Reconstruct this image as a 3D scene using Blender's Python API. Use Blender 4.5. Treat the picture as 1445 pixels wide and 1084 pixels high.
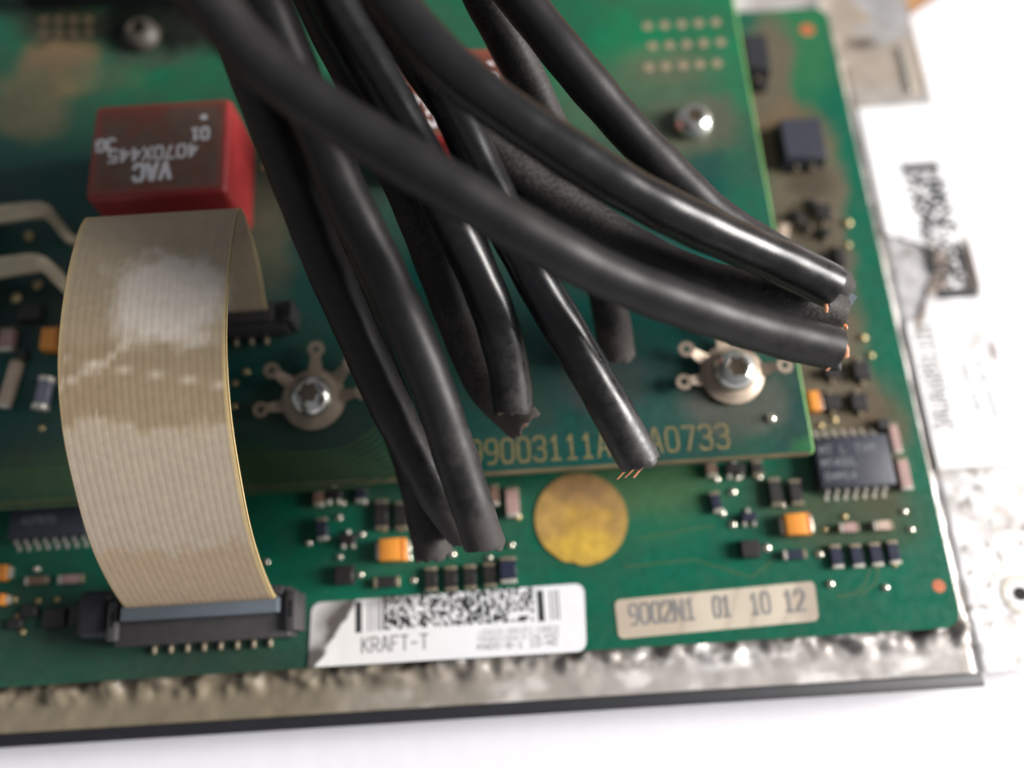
import bpy, bmesh, math, random
import numpy as np
from mathutils import Matrix, Vector

# ------------------------------------------------------------------ scene reset
for o in list(bpy.data.objects): bpy.data.objects.remove(o)
sc = bpy.context.scene
COL = sc.collection
S = 0.001                      # everything below is written in millimetres
rnd = random.Random(7)

# ------------------------------------------------------------------ camera
F, CX, CY, HC = 1200.0, 722.5, 542.0, 113.0     # focal length (photo pixels), centre, height above the main board
_Y = np.array([-222, 3542, -F], float); _Y /= np.linalg.norm(_Y)
_X = np.array([1, 0.0627, 0.]); _X -= _X.dot(_Y)*_Y; _X /= np.linalg.norm(_X)
_Z = np.cross(_X, _Y)
RW = np.stack([_X, _Y, _Z])                      # camera axes -> world axes
CAM = np.array([0, 0, HC])
cam = bpy.data.cameras.new('camera'); camo = bpy.data.objects.new('camera', cam); COL.objects.link(camo)
camo.matrix_world = Matrix.Translation(Vector(CAM*S)) @ Matrix(RW.tolist()).to_4x4()
cam.sensor_fit = 'HORIZONTAL'; cam.sensor_width = 36; cam.lens = 36*F/1445
cam.clip_start = 0.005; cam.clip_end = 20
cam.dof.use_dof = True; cam.dof.focus_distance = 0.0945; cam.dof.aperture_fstop = 6.4
sc.camera = camo

# ------------------------------------------------------------------ light
w = bpy.data.worlds.new('World'); sc.world = w; w.use_nodes = True
bg = w.node_tree.nodes['Background']; bg.inputs[0].default_value = (0.92, 0.95, 1.0, 1); bg.inputs[1].default_value = 0.24
def area(name, loc, target, size, sizey, power, col):
    l = bpy.data.lights.new(name, 'AREA'); l.shape = 'RECTANGLE'; l.size = size; l.size_y = sizey; l.energy = power; l.color = col
    o = bpy.data.objects.new(name, l); COL.objects.link(o); o.location = loc
    o.rotation_euler = (Vector(target)-Vector(loc)).to_track_quat('-Z', 'Y').to_euler()
    return o
area('window_light', (0.88, 0.03, 0.385), (0.0, 0.04, 0), 0.38, 0.50, 25.5, (1.0, 0.965, 0.93))
sc.view_settings.view_transform = 'Standard'; sc.view_settings.look = 'None'
sc.view_settings.exposure = 0.0; sc.view_settings.gamma = 1

# ------------------------------------------------------------------ pixel <-> place
def ray(px, py): return RW @ np.array([(px-CX)/F, -(py-CY)/F, -1.])
def P(px, py, z):
    r = ray(px, py); return CAM + r*((z-HC)/r[2])
def PD(px, py, d): return CAM + ray(px, py)*d
def proj(V):
    c = (np.asarray(V)-CAM) @ RW
    return CX + F*c[:, 0]/-c[:, 2], CY - F*c[:, 1]/-c[:, 2]
def mmpx(px, py, z): return ((z-HC)/ray(px, py)[2])/F      # millimetres per photo pixel at that place

# ------------------------------------------------------------------ noise + colour
def s2l(c):
    c = np.asarray(c, float)/255.; return np.where(c <= .04045, c/12.92, ((c+.055)/1.055)**2.4)
_tab = np.random.RandomState(3).rand(256, 256)
def vnoise(x, y):
    x = np.asarray(x, float); y = np.asarray(y, float)
    xi = np.floor(x).astype(int); yi = np.floor(y).astype(int); fx = x-xi; fy = y-yi
    fx = fx*fx*(3-2*fx); fy = fy*fy*(3-2*fy)
    g = lambda a, b: _tab[a & 255, b & 255]
    return (g(xi, yi)*(1-fx)+g(xi+1, yi)*fx)*(1-fy) + (g(xi, yi+1)*(1-fx)+g(xi+1, yi+1)*fx)*fy
def fbm(x, y, o=4):
    s = 0; a = .5; t = 0
    for i in range(o): s = s + a*vnoise(x*2**i+17*i, y*2**i+31*i); t += a; a *= .5
    return s/t
def sstep(a, b, x):
    t = np.clip((x-a)/(b-a), 0, 1); return t*t*(3-2*t)

# ------------------------------------------------------------------ materials
MATS = {}
def mat(name, col, rough=.5, metal=0., bump=0., bscale=400., var=0., vscale=300., spec=.5, coat=0., emis=None, attr=False, vrough=0., trans=0.):
    m = bpy.data.materials.new(name); m.use_nodes = True; MATS[name] = m
    nt = m.node_tree; b = nt.nodes['Principled BSDF']
    tc = nt.nodes.new('ShaderNodeTexCoord')
    def noise(sc_, det=4):
        n = nt.nodes.new('ShaderNodeTexNoise'); n.inputs['Scale'].default_value = sc_; n.inputs['Detail'].default_value = det
        nt.links.new(tc.outputs['Object'], n.inputs['Vector']); return n
    b.inputs['Roughness'].default_value = rough; b.inputs['Metallic'].default_value = metal
    b.inputs['Specular IOR Level'].default_value = spec; b.inputs['Coat Weight'].default_value = coat
    b.inputs['Coat Roughness'].default_value = .15
    src = None
    if attr:
        a = nt.nodes.new('ShaderNodeVertexColor'); a.layer_name = 'col'; src = a.outputs['Color']
        if attr == 'metal': nt.links.new(a.outputs['Alpha'], b.inputs['Metallic'])
    if var > 0:
        n = noise(vscale); r = nt.nodes.new('ShaderNodeMapRange')
        r.inputs[1].default_value = .3; r.inputs[2].default_value = .7; r.inputs[3].default_value = 1-var; r.inputs[4].default_value = 1+var
        nt.links.new(n.outputs['Fac'], r.inputs[0])
        mx = nt.nodes.new('ShaderNodeVectorMath'); mx.operation = 'SCALE'
        if src is None:
            c = nt.nodes.new('ShaderNodeRGB'); c.outputs[0].default_value = (*col, 1); src = c.outputs[0]
        nt.links.new(src, mx.inputs[0]); nt.links.new(r.outputs[0], mx.inputs['Scale']); src = mx.outputs[0]
    if src is not None: nt.links.new(src, b.inputs['Base Color'])
    else: b.inputs['Base Color'].default_value = (*col, 1)
    if vrough > 0:
        n = noise(vscale*.7); r = nt.nodes.new('ShaderNodeMapRange')
        r.inputs[1].default_value = .3; r.inputs[2].default_value = .7; r.inputs[3].default_value = rough-vrough; r.inputs[4].default_value = rough+vrough
        nt.links.new(n.outputs['Fac'], r.inputs[0]); nt.links.new(r.outputs[0], b.inputs['Roughness'])
    if bump > 0:
        n = noise(bscale, 6); bp = nt.nodes.new('ShaderNodeBump'); bp.inputs['Strength'].default_value = 1.0; bp.inputs['Distance'].default_value = bump*S
        nt.links.new(n.outputs['Fac'], bp.inputs['Height']); nt.links.new(bp.outputs[0], b.inputs['Normal'])
    return m
L = lambda *c: tuple(s2l(c))
board_m = mat('solder_mask', (0, .1, .05), .38, attr=True, var=.10, vscale=900, vrough=.10, bump=.02, bscale=1500, spec=.25)
mat('board_edge', L(92, 140, 70), .6, var=.15)
mat('board_edge_dirty', L(105, 95, 70), .7, var=.25)
mat('plate', (.5, .5, .5), .45, attr='metal', var=.07, vscale=500, vrough=.10, bump=.05, bscale=700)
mat('black_plastic', L(34, 34, 40), .5, var=.1, bump=.02)
mat('chip_black', L(52, 54, 66), .5, var=.10, vscale=800, bump=.02, bscale=2500)
mat('chip_side', L(40, 40, 46), .55, var=.1)
mat('chip_print', L(112, 116, 124), .6)
mat('part_dark', L(38, 35, 35), .45, var=.2, vscale=900)
mat('part_navy', L(40, 44, 62), .35, var=.15, vscale=900)
mat('part_brown', L(128, 100, 86), .5, var=.15, vscale=900)
mat('part_pale', L(190, 168, 150), .5, var=.12, vscale=900)
mat('part_pink', L(172, 140, 135), .5, var=.15, vscale=900)
mat('tantalum', L(232, 150, 60), .42, var=.06, vscale=500)
mat('tantalum_band', L(180, 92, 45), .45)
mat('tin', L(224, 218, 206), .32, metal=.55, var=.15, vscale=1500)
mat('tin_dull', L(150, 138, 118), .45, metal=.5, var=.25, vscale=1500)
mat('solder', L(215, 210, 195), .22, metal=.85, var=.08, vscale=1500)
mat('solder_dirty', L(185, 165, 120), .35, metal=.6, var=.2, vscale=1500)
mat('steel', L(214, 214, 208), .24, metal=.9, var=.06, vscale=700, bump=.01, bscale=2000)
mat('lug_metal', L(172, 155, 138), .5, metal=.45, var=.15, vscale=900, bump=.02, bscale=1500)
mat('red_case', L(146, 42, 44), .45, var=.12, vscale=500, bump=.03, bscale=900)
mat('case_top', (.2, .1, .07), .5, attr=True, var=.12, vscale=700, bump=.03, bscale=1200)
mat('white_ink', L(225, 222, 226), .6)
mat('ribbon_m', (.5, .45, .35), .42, attr=True, var=.06, vscale=900, bump=.03, bscale=700)
mat('connector_black', L(58, 55, 57), .5, var=.12, vscale=700, bump=.02, bscale=1500)
mat('connector_bar', L(84, 92, 100), .5, var=.08)
mat('sticker_white', (.8, .8, .8), .5, attr=True, var=.03, vscale=400)
mat('ink', L(40, 40, 42), .6)
mat('ink_grey', L(132, 130, 130), .7)
mat('ink_faint', L(172, 172, 176), .7)
mat('gold_sticker', (.5, .4, .1), .55, attr=True, var=.22, vscale=520, bump=.03, bscale=700)
mat('copper', L(222, 158, 122), .32, metal=.7, var=.1)
mat('copper_pad', L(190, 104, 66), .5, metal=.1, var=.15)
mat('pad_dull', L(166, 148, 124), .5, metal=.3, var=.2)
mat('trace_ink', L(118, 108, 72), .55, var=.2, vscale=900)
mat('trace_line', L(62, 92, 56), .45, var=.15, vscale=700)
mat('lead_pale', L(190, 176, 150), .5, var=.15, vscale=500, bump=.03)
mat('glass_diode', L(120, 122, 140), .15, var=.1, coat=.5)
mat('paper', L(236, 234, 240), .7, var=.015, vscale=60, bump=.05, bscale=300)
mat('wood', L(176, 134, 92), .5, var=.12, vscale=40)
mat('pad_dark', L(92, 78, 58), .6, var=.2)
mat('steel_shaded', L(66, 62, 55), .5, metal=.1, var=.2, vscale=700)  # darker copy of steel: the back screw's shade is in its colour
mat('void', L(10, 10, 10), .8)
def rubber(name, base, rough, dust, dcol, dscale, bump, spec=.4):
    m = mat(name, base, rough, bump=0, vrough=0, spec=spec); nt = m.node_tree; b = nt.nodes['Principled BSDF']
    tc = nt.nodes.new('ShaderNodeTexCoord')
    def noise(s_, d=6, r=.6):
        n = nt.nodes.new('ShaderNodeTexNoise'); n.inputs['Scale'].default_value = s_; n.inputs['Detail'].default_value = d; n.inputs['Roughness'].default_value = r
        nt.links.new(tc.outputs['Object'], n.inputs['Vector']); return n
    n1 = noise(dscale); n2 = noise(120, 3)
    mul = nt.nodes.new('ShaderNodeMath'); mul.operation = 'MULTIPLY'; nt.links.new(n1.outputs['Fac'], mul.inputs[0]); nt.links.new(n2.outputs['Fac'], mul.inputs[1])
    cr = nt.nodes.new('ShaderNodeMapRange'); cr.inputs[1].default_value = .23; cr.inputs[2].default_value = .40; cr.inputs[3].default_value = 0; cr.inputs[4].default_value = dust
    va = nt.nodes.new('ShaderNodeVertexColor'); va.layer_name = 'col'
    sp = nt.nodes.new('ShaderNodeSeparateColor'); nt.links.new(va.outputs['Color'], sp.inputs[0])
    ad = nt.nodes.new('ShaderNodeMath'); ad.operation = 'MULTIPLY_ADD'; ad.inputs[1].default_value = .17
    nt.links.new(sp.outputs[0], ad.inputs[0]); nt.links.new(mul.outputs[0], ad.inputs[2]); nt.links.new(ad.outputs[0], cr.inputs[0])
    mxd = nt.nodes.new('ShaderNodeMath'); mxd.operation = 'MULTIPLY_ADD'; mxd.inputs[1].default_value = .85; mxd.inputs[2].default_value = dust
    nt.links.new(sp.outputs[0], mxd.inputs[0]); nt.links.new(mxd.outputs[0], cr.inputs[4])
    mx = nt.nodes.new('ShaderNodeMix'); mx.data_type = 'RGBA'; nt.links.new(cr.outputs[0], mx.inputs[0])
    mx.inputs[6].default_value = (*base, 1); mx.inputs[7].default_value = (*dcol, 1); nt.links.new(mx.outputs[2], b.inputs['Base Color'])
    rr = nt.nodes.new('ShaderNodeMath'); rr.operation = 'MULTIPLY_ADD'; rr.inputs[1].default_value = .45; rr.inputs[2].default_value = rough
    nt.links.new(cr.outputs[0], rr.inputs[0]); nt.links.new(rr.outputs[0], b.inputs['Roughness'])
    bp = nt.nodes.new('ShaderNodeBump'); bp.inputs['Distance'].default_value = bump*S; nt.links.new(n1.outputs['Fac'], bp.inputs['Height']); nt.links.new(bp.outputs[0], b.inputs['Normal'])
    return m
rubber('rubber_glossy', L(24, 24, 26), .27, .10, L(66, 62, 60), 900, .012, .42)
rubber('rubber_satin', L(28, 27, 28), .44, .14, L(66, 62, 60), 1100, .02, .28)
rubber('rubber_worn', L(34, 32, 32), .52, .40, L(84, 78, 74), 2200, .05, .3)

# ------------------------------------------------------------------ object helpers
ORG = {}
def link(name, data, parent, origin):
    o = bpy.data.objects.new(name, data); COL.objects.link(o)
    origin = np.asarray(origin, float); ORG[o.name] = origin
    if parent is not None:
        o.parent = parent; o.location = Vector((origin-ORG[parent.name])*S)
    else: o.location = Vector(origin*S)
    return o
def tag(o, label=None, cat=None, group=None, kind=None):
    if label: o['label'] = label
    if cat: o['category'] = cat
    if group: o['group'] = group
    if kind: o['kind'] = kind
    return o
def thing(name, origin, label, cat, group=None):
    return tag(link(name, None, None, origin), label, cat, group)
def obj(name, verts, faces, m, parent=None, origin=None, smooth=True, colors=None, sharp=math.radians(40)):
    verts = np.asarray(verts, float)
    if origin is None:
        origin = (verts.min(0)+verts.max(0))/2; origin[2] = verts[:, 2].min()
    me = bpy.data.meshes.new(name)
    me.from_pydata(((verts-origin)*S).tolist(), [], faces)
    me.materials.append(MATS[m])
    if colors is not None:
        ca = me.color_attributes.new('col', 'FLOAT_COLOR', 'POINT')
        c = np.ones((len(verts), 4)); c[:, :colors.shape[1]] = colors
        ca.data.foreach_set('color', c.astype(np.float32).ravel())
    me.update()
    if smooth:
        me.shade_smooth()
        if sharp: me.set_sharp_from_angle(angle=sharp)
    return link(name, me, parent, origin)
def inst(name, me, parent, origin, scale=1., rz=0.):
    o = link(name, me, parent, origin)
    o.scale = scale if hasattr(scale, '__len__') else (scale,)*3
    o.rotation_euler.z = rz
    return o
def bm_out(bm):
    bm.verts.ensure_lookup_table(); bm.verts.index_update()
    v = np.array([x.co[:] for x in bm.verts]); f = [[q.index for q in x.verts] for x in bm.faces]; bm.free(); return v, f
def box(cx, cy, z0, z1, w_, d_, rot=0., bev=0., taper=1., seg=2, lean=(0, 0)):
    bm = bmesh.new(); bmesh.ops.create_cube(bm, size=1)
    for v in bm.verts:
        k = taper if v.co.z > 0 else 1
        x, y = v.co.x*w_*k, v.co.y*d_*k
        if v.co.z > 0: x += lean[0]; y += lean[1]
        v.co = (x, y, z0 if v.co.z < 0 else z1)
    if bev > 0: bmesh.ops.bevel(bm, geom=list(bm.edges), offset=bev, segments=seg, affect='EDGES', profile=.5)
    V, f = bm_out(bm)
    c, s = math.cos(rot), math.sin(rot)
    V = np.stack([V[:, 0]*c-V[:, 1]*s+cx, V[:, 0]*s+V[:, 1]*c+cy, V[:, 2]], 1)
    return V, f
def join(parts):
    V = []; Fc = []; n = 0
    for v, f in parts:
        V.append(v); Fc += [[i+n for i in q] for q in f]; n += len(v)
    return np.concatenate(V), Fc
def catmull(pts, n):
    pts = np.asarray(pts, float); q = np.concatenate([[2*pts[0]-pts[1]], pts, [2*pts[-1]-pts[-2]]]); out = []
    for i in range(len(pts)-1):
        a, b, c, d = q[i:i+4]
        for t in np.linspace(0, 1, n, endpoint=False):
            out.append(.5*((2*b)+(-a+c)*t+(2*a-5*b+4*c-d)*t*t+(-a+3*b-3*c+d)*t**3))
    out.append(pts[-1]); return np.array(out)
def tube(path, rad, seg=24, caps=True, rfun=None):
    path = np.asarray(path, float); n = len(path)
    T = np.gradient(path, axis=0); T /= np.linalg.norm(T, axis=1)[:, None]
    up = np.array([0, 0, 1.]) if abs(T[0][2]) < .9 else np.array([1., 0, 0])
    N = up-T[0]*T[0].dot(up); N /= np.linalg.norm(N)
    V = []; ang = np.linspace(0, 2*math.pi, seg, endpoint=False)
    rad = np.full(n, rad) if np.isscalar(rad) else np.asarray(rad)
    for i in range(n):
        N = N-T[i]*T[i].dot(N); N /= np.linalg.norm(N); B = np.cross(T[i], N)
        r = rad[i]*(np.ones(seg) if rfun is None else rfun(i, ang))
        V.append(path[i]+(np.cos(ang)*r)[:, None]*N+(np.sin(ang)*r)[:, None]*B)
    V = np.concatenate(V); f = []
    for i in range(n-1):
        for j in range(seg):
            k = (j+1) % seg; f.append([i*seg+j, i*seg+k, (i+1)*seg+k, (i+1)*seg+j])
    if caps: f.append(list(range(seg))[::-1]); f.append([(n-1)*seg+j for j in range(seg)])
    return V, f
def lathe(prof, seg=32, c=(0, 0, 0), rmod=None):
    ang = np.linspace(0, 2*math.pi, seg, endpoint=False); V = []; f = []
    for i, (r, z) in enumerate(prof):
        k = np.ones(seg) if rmod is None else rmod(i, ang)
        V.append(np.stack([np.cos(ang)*r*k+c[0], np.sin(ang)*r*k+c[1], np.full(seg, z+c[2])], 1))
    n = len(prof)
    for i in range(n-1):
        for j in range(seg):
            k = (j+1) % seg; f.append([i*seg+j, i*seg+k, (i+1)*seg+k, (i+1)*seg+j])
    f.append(list(range(seg))[::-1]); f.append([(n-1)*seg+j for j in range(seg)])
    return np.concatenate(V), f
def grid(x0, x1, y0, y1, step, zf):
    nx = max(2, int((x1-x0)/step)+1); ny = max(2, int((y1-y0)/step)+1)
    xs = np.linspace(x0, x1, nx); ys = np.linspace(y0, y1, ny); XX, YY = np.meshgrid(xs, ys)
    ZZ = zf(XX, YY) if callable(zf) else np.full(XX.shape, zf)
    V = np.stack([XX.ravel(), YY.ravel(), ZZ.ravel()], 1)
    i = (np.arange(ny-1)[:, None]*nx+np.arange(nx-1)[None]).ravel()
    return V, np.stack([i, i+1, i+nx+1, i+nx], 1).tolist()
def paint(V, base, blobs, warp=14., wscale=.35, seed=0):
    """stains, and some painted shade: (px, py, rx, ry, srgb, alpha, softness) laid over a base colour"""
    px, py = proj(V)
    wx = (fbm(V[:, 0]*wscale+seed, V[:, 1]*wscale)-.5)*2*warp; wy = (fbm(V[:, 0]*wscale+91+seed, V[:, 1]*wscale+7)-.5)*2*warp
    qx, qy = px+wx, py+wy
    c = np.tile(s2l(base), (len(V), 1))
    for bx, by, rx, ry, col, al, soft in blobs:
        d = np.maximum(0, (np.abs((qx-bx)/rx)**2.6+np.abs((qy-by)/ry)**2.6))**(1/2.6)
        a = (al*(1-sstep(1-soft, 1+soft, d)))[:, None]; c = c*(1-a)+s2l(col)*a
    return c
def film(V, c, amt, col, sc_=.10, seed=0.):
    n_ = sstep(.34, .72, fbm(V[:, 0]*sc_+seed, V[:, 1]*sc_+3, 5))[:, None]*amt; return c*(1-n_)+s2l(col)*n_

# ------------------------------------------------------------------ lettering (strokes)
GL = {'0': [[(.2,0),(.8,0),(1,.3),(1,1.2),(.8,1.5),(.2,1.5),(0,1.2),(0,.3),(.2,0)]], '1': [[(.2,1.2),(.5,1.5),(.5,0)],[(.15,0),(.85,0)]],
 '2': [[(0,1.2),(.2,1.5),(.8,1.5),(1,1.2),(1,.9),(0,0),(1,0)]], '3': [[(0,1.3),(.2,1.5),(.8,1.5),(1,1.25),(1,1),(.75,.78),(.4,.78)],[(.75,.78),(1,.55),(1,.25),(.8,0),(.2,0),(0,.2)]],
 '4': [[(.8,0),(.8,1.5),(0,.45),(1,.45)]], '5': [[(1,1.5),(.1,1.5),(.05,.85),(.7,.9),(1,.65),(1,.25),(.75,0),(.2,0),(0,.2)]],
 '6': [[(.9,1.5),(.3,1.2),(0,.6),(0,.25),(.25,0),(.75,0),(1,.25),(1,.6),(.75,.8),(.2,.8)]], '7': [[(0,1.5),(1,1.5),(.4,0)]],
 '8': [[(.25,.8),(0,1.05),(0,1.3),(.2,1.5),(.8,1.5),(1,1.3),(1,1.05),(.75,.8),(.25,.8),(0,.55),(0,.2),(.2,0),(.8,0),(1,.2),(1,.55),(.75,.8)]],
 '9': [[(1,.8),(.8,.65),(.2,.65),(0,.9),(0,1.25),(.2,1.5),(.8,1.5),(1,1.25),(1,.4),(.7,0),(.2,0)]],
 'A': [[(0,0),(.4,1.5),(.6,1.5),(1,0)],[(.15,.5),(.85,.5)]], 'C': [[(1,1.2),(.8,1.5),(.2,1.5),(0,1.2),(0,.3),(.2,0),(.8,0),(1,.3)]],
 'D': [[(0,0),(0,1.5),(.6,1.5),(1,1.1),(1,.4),(.6,0),(0,0)]], 'F': [[(0,0),(0,1.5),(1,1.5)],[(0,.8),(.7,.8)]],
 'G': [[(1,1.2),(.8,1.5),(.2,1.5),(0,1.2),(0,.3),(.2,0),(.8,0),(1,.3),(1,.7),(.6,.7)]], 'J': [[(.4,1.5),(1,1.5),(1,.3),(.8,0),(.3,0),(.1,.2)]],
 'K': [[(0,0),(0,1.5)],[(1,1.5),(0,.65)],[(.3,.9),(1,0)]], 'L': [[(0,1.5),(0,0),(.9,0)]], 'M': [[(0,0),(0,1.5),(.5,.6),(1,1.5),(1,0)]],
 'N': [[(0,0),(0,1.5),(1,0),(1,1.5)]], 'R': [[(0,0),(0,1.5),(.7,1.5),(1,1.25),(1,.95),(.7,.7),(0,.7)],[(.5,.7),(1,0)]],
 'S': [[(1,1.3),(.8,1.5),(.2,1.5),(0,1.25),(0,1),(.25,.8),(.75,.7),(1,.5),(1,.2),(.8,0),(.2,0),(0,.2)]], 'T': [[(0,1.5),(1,1.5)],[(.5,1.5),(.5,0)]],
 'U': [[(0,1.5),(0,.3),(.2,0),(.8,0),(1,.3),(1,1.5)]], 'V': [[(0,1.5),(.5,0),(1,1.5)]], 'W': [[(0,1.5),(.25,0),(.5,1),(.75,0),(1,1.5)]],
 'X': [[(0,0),(1,1.5)],[(0,1.5),(1,0)]], '-': [[(.1,.7),(.8,.7)]], 'P': [[(0,0),(0,1.5),(.7,1.5),(1,1.2),(1,.9),(.7,.7),(0,.7)]],
 'B': [[(0,0),(0,1.5),(.7,1.5),(.95,1.25),(.95,1),(.7,.8),(0,.8)],[(.7,.8),(1,.55),(1,.25),(.7,0),(0,0)]], '.': [[(.4,0),(.6,0)]], ' ': []}
def text(s, at, right, up, height, width, thick, z, lift=.0):
    """flat stroked lettering; `right`/`up` unit 2-vectors, height = cap height, width = advance box of the whole word"""
    adv = width/len(s); gw = adv*.68; V = []; f = []
    right = np.asarray(right, float); up = np.asarray(up, float)
    for i, ch in enumerate(s):
        for st in GL.get(ch, []):
            pts = [np.asarray(at)+right*(i*adv+x*gw)+up*(y/1.5*height) for x, y in st]
            for a, b in zip(pts[:-1], pts[1:]):
                d = b-a; l = np.linalg.norm(d)
                if l < 1e-6: continue
                d /= l; nrm = np.array([-d[1], d[0]])*thick/2; a2 = a-d*thick*.4; b2 = b+d*thick*.4; n = len(V)
                zz = z+lift+len(f)*1e-5
                V += [(*(a2-nrm), zz), (*(b2-nrm), zz), (*(b2+nrm), zz), (*(a2+nrm), zz)]; f.append([n, n+1, n+2, n+3])
    return np.array(V), f
def dir2(a, b):
    d = (np.asarray(b)-np.asarray(a))[:2]; l = np.linalg.norm(d); return d/l, l

# ------------------------------------------------------------------ levels
ZB, ZU = 0., 8.                       # tops of main board and raised board
XR, YF, YT = 55.1, 2.0, 99.8          # main board right, front, back edges
UXR, UYF, UYT = 37.7, 23.8, 112.      # raised board
ZP = -3.2                             # base plate top
ZT = -9.6                             # paper

# ------------------------------------------------------------------ table and paper
V, f = grid(-700, 700, -500, 900, 1400, ZT-.6)
tag(obj('tabletop', V, f, 'wood', smooth=False), kind='structure')
pa, pb = P(1273, 30, ZT), P(1322, -2, ZT); dd = (pb-pa)/np.linalg.norm(pb-pa)
q1 = pa-dd*650; q2 = pa+dd*450
nperp = np.array([dd[1], -dd[0], 0]);
V = np.array([q1, q1+nperp*700, q2+nperp*700, q2]); V[:, 2] = ZT
# sheet of paper: subdivided a little and gently wavy
bm = bmesh.new(); bm.faces.new([bm.verts.new(v) for v in V]); bmesh.ops.subdivide_edges(bm, edges=bm.edges[:], cuts=70, use_grid_fill=True)
for v in bm.verts: v.co.z = ZT+.5*(float(fbm(v.co.x*.02, v.co.y*.02, 2))-.6) if min(abs(v.co.x), 999) else ZT
V, f = bm_out(bm)
tag(obj('white_paper', V, f, 'paper', origin=(0, 0, ZT)), 'large sheet of plain white paper spread on the wooden table', 'paper')

# ------------------------------------------------------------------ base plate
base = thing('heatsink_base', (0, 50, ZT), 'dirty aluminium base plate under the circuit boards, smeared with old thermal paste', 'base plate')
def plate_z(X, Y):
    de = np.minimum(np.abs(Y-YF), 60)
    df = np.clip(YF+1.0-Y, -9, 60); dr = np.clip(X-XR+.6, -9, 60)
    edge = np.exp(-((Y-YF+.6)/1.6)**2)*(X < XR+2) + .35*np.exp(-((X-XR-.6)/1.3)**2)*(Y > YF-2)
    lump = np.maximum(0, fbm(X*.42, Y*.42, 3)-.36)*4.2*np.clip(edge, 0, 1)
    fine = (fbm(X*.3+40, Y*.5, 2)-.5)*.3*((Y < YF+2) & (X < XR+1))
    ridge = -.5*np.exp(-((X-57.3-.03*0)/.28)**2)*(Y < 90)
    return ZP+lump+fine+ridge+.0
V, f = grid(-95, 70.2, -3.6, 116, .45, plate_z)
px, py = proj(V); X, Y = V[:, 0], V[:, 1]
n1 = fbm(X*.35, Y*.35); n2 = fbm(X*.9+50, Y*.9+9); n3 = fbm(X*.12+5, Y*.12)
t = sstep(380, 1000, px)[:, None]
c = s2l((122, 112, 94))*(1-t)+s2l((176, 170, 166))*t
dk = (sstep(.54, .72, n2)*.5*np.exp(-((Y-YF+.2)/2.2)**2))[:, None]*((Y < YF+2)[:, None]); c = c*(1-dk)+s2l((92, 80, 68))*dk
rim = (.85*np.exp(-((Y-YF+.2)/.7)**2)*sstep(.42, .66, n1))[:, None]; c = c*(1-rim)+s2l((48, 42, 38))*rim
wht = (sstep(.5, .75, fbm(X*.22+9, Y*.5+3, 3))*.8*t[:, 0])[:, None]; c = c*(1-wht)+s2l((236, 232, 230))*wht
right = (sstep(XR, XR+1.5, X))[:, None]
cr = s2l((205, 203, 204))*np.ones_like(c); dr = (sstep(.55, .75, n1)*.5)[:, None]; cr = cr*(1-dr)+s2l((150, 138, 124))*dr
spot = (sstep(.66, .74, n2)*.7)[:, None]; cr = cr*(1-spot)+s2l((90, 80, 70))*spot
top = sstep(78, 88, Y)[:, None]; tb = (sstep(.42, .6, n3))[:, None]; cr = cr*(1-top*tb*.8)+s2l((160, 144, 126))*top*tb*.8; ne = (1-sstep(XR+1.2, XR+2.6, X))[:, None]; cr = cr*(1-ne*.7)+s2l((168, 156, 144))*ne*.7; kb = np.exp(-((px-1215)/22)**2-((py-62)/7)**2)[:, None]; cr = cr*(1-kb)+s2l((60, 50, 44))*kb
c = c*(1-right)+cr*right
metal = .75*(1-ne[:, 0])*(1-top[:, 0]*tb[:, 0]*.7)*right[:, 0]*(1-dr[:, 0])*(1-spot[:, 0])+.12*(1-right[:, 0])*t[:, 0]
obj('plate', V, f, 'plate', base, colors=np.concatenate([c, metal[:, None]], 1), sharp=None)
V, f = box(-12.4, 56.2, ZT+.25, ZP-1.0, 164.6, 119.4); obj('plate_body', V, f, 'tin_dull', base, smooth=False)
V, f = box(-12.4, 56.2, ZP-1.2, ZP-.45, 165.0, 119.6, bev=.15); obj('plate_lip', V, f, 'tin_dull', base, smooth=False)
# black strip along the front
a0, a1 = P(1385, 950, ZP), P(1385, 969, ZP); ys = (a0[1]+a1[1])/2
V, f = box((a0[0]-95)/2, ys, ZT+.3, ZP+.35, a0[0]+95, abs(a0[1]-a1[1]), bev=.2)
tag(obj('edge_strip', V, f, 'black_plastic', base), 'black plastic strip along the front of the plate')
# raised bosses and bars on the upper right of the plate
a = P(1287, 85, ZP); V, f = box(a[0]-1.4, a[1]-2, ZP-.3, ZP+.45, .8, 9, bev=.2); obj('rib', V, f, 'tin', base)
a = P(1440, 838, ZP); V, f = lathe([(2.6, ZP-.2), (2.6, ZP+.10), (1.9, ZP+.12), (1.9, ZP-.1)], 28, (a[0], a[1], 0)); obj('screw_hole', V, f, 'tin', base)
V, f = lathe([(.9, ZP-.2), (.9, ZP+.06)], 20, (a[0], a[1], 0)); obj('hole_shadow', V, f, 'void', base)
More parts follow.
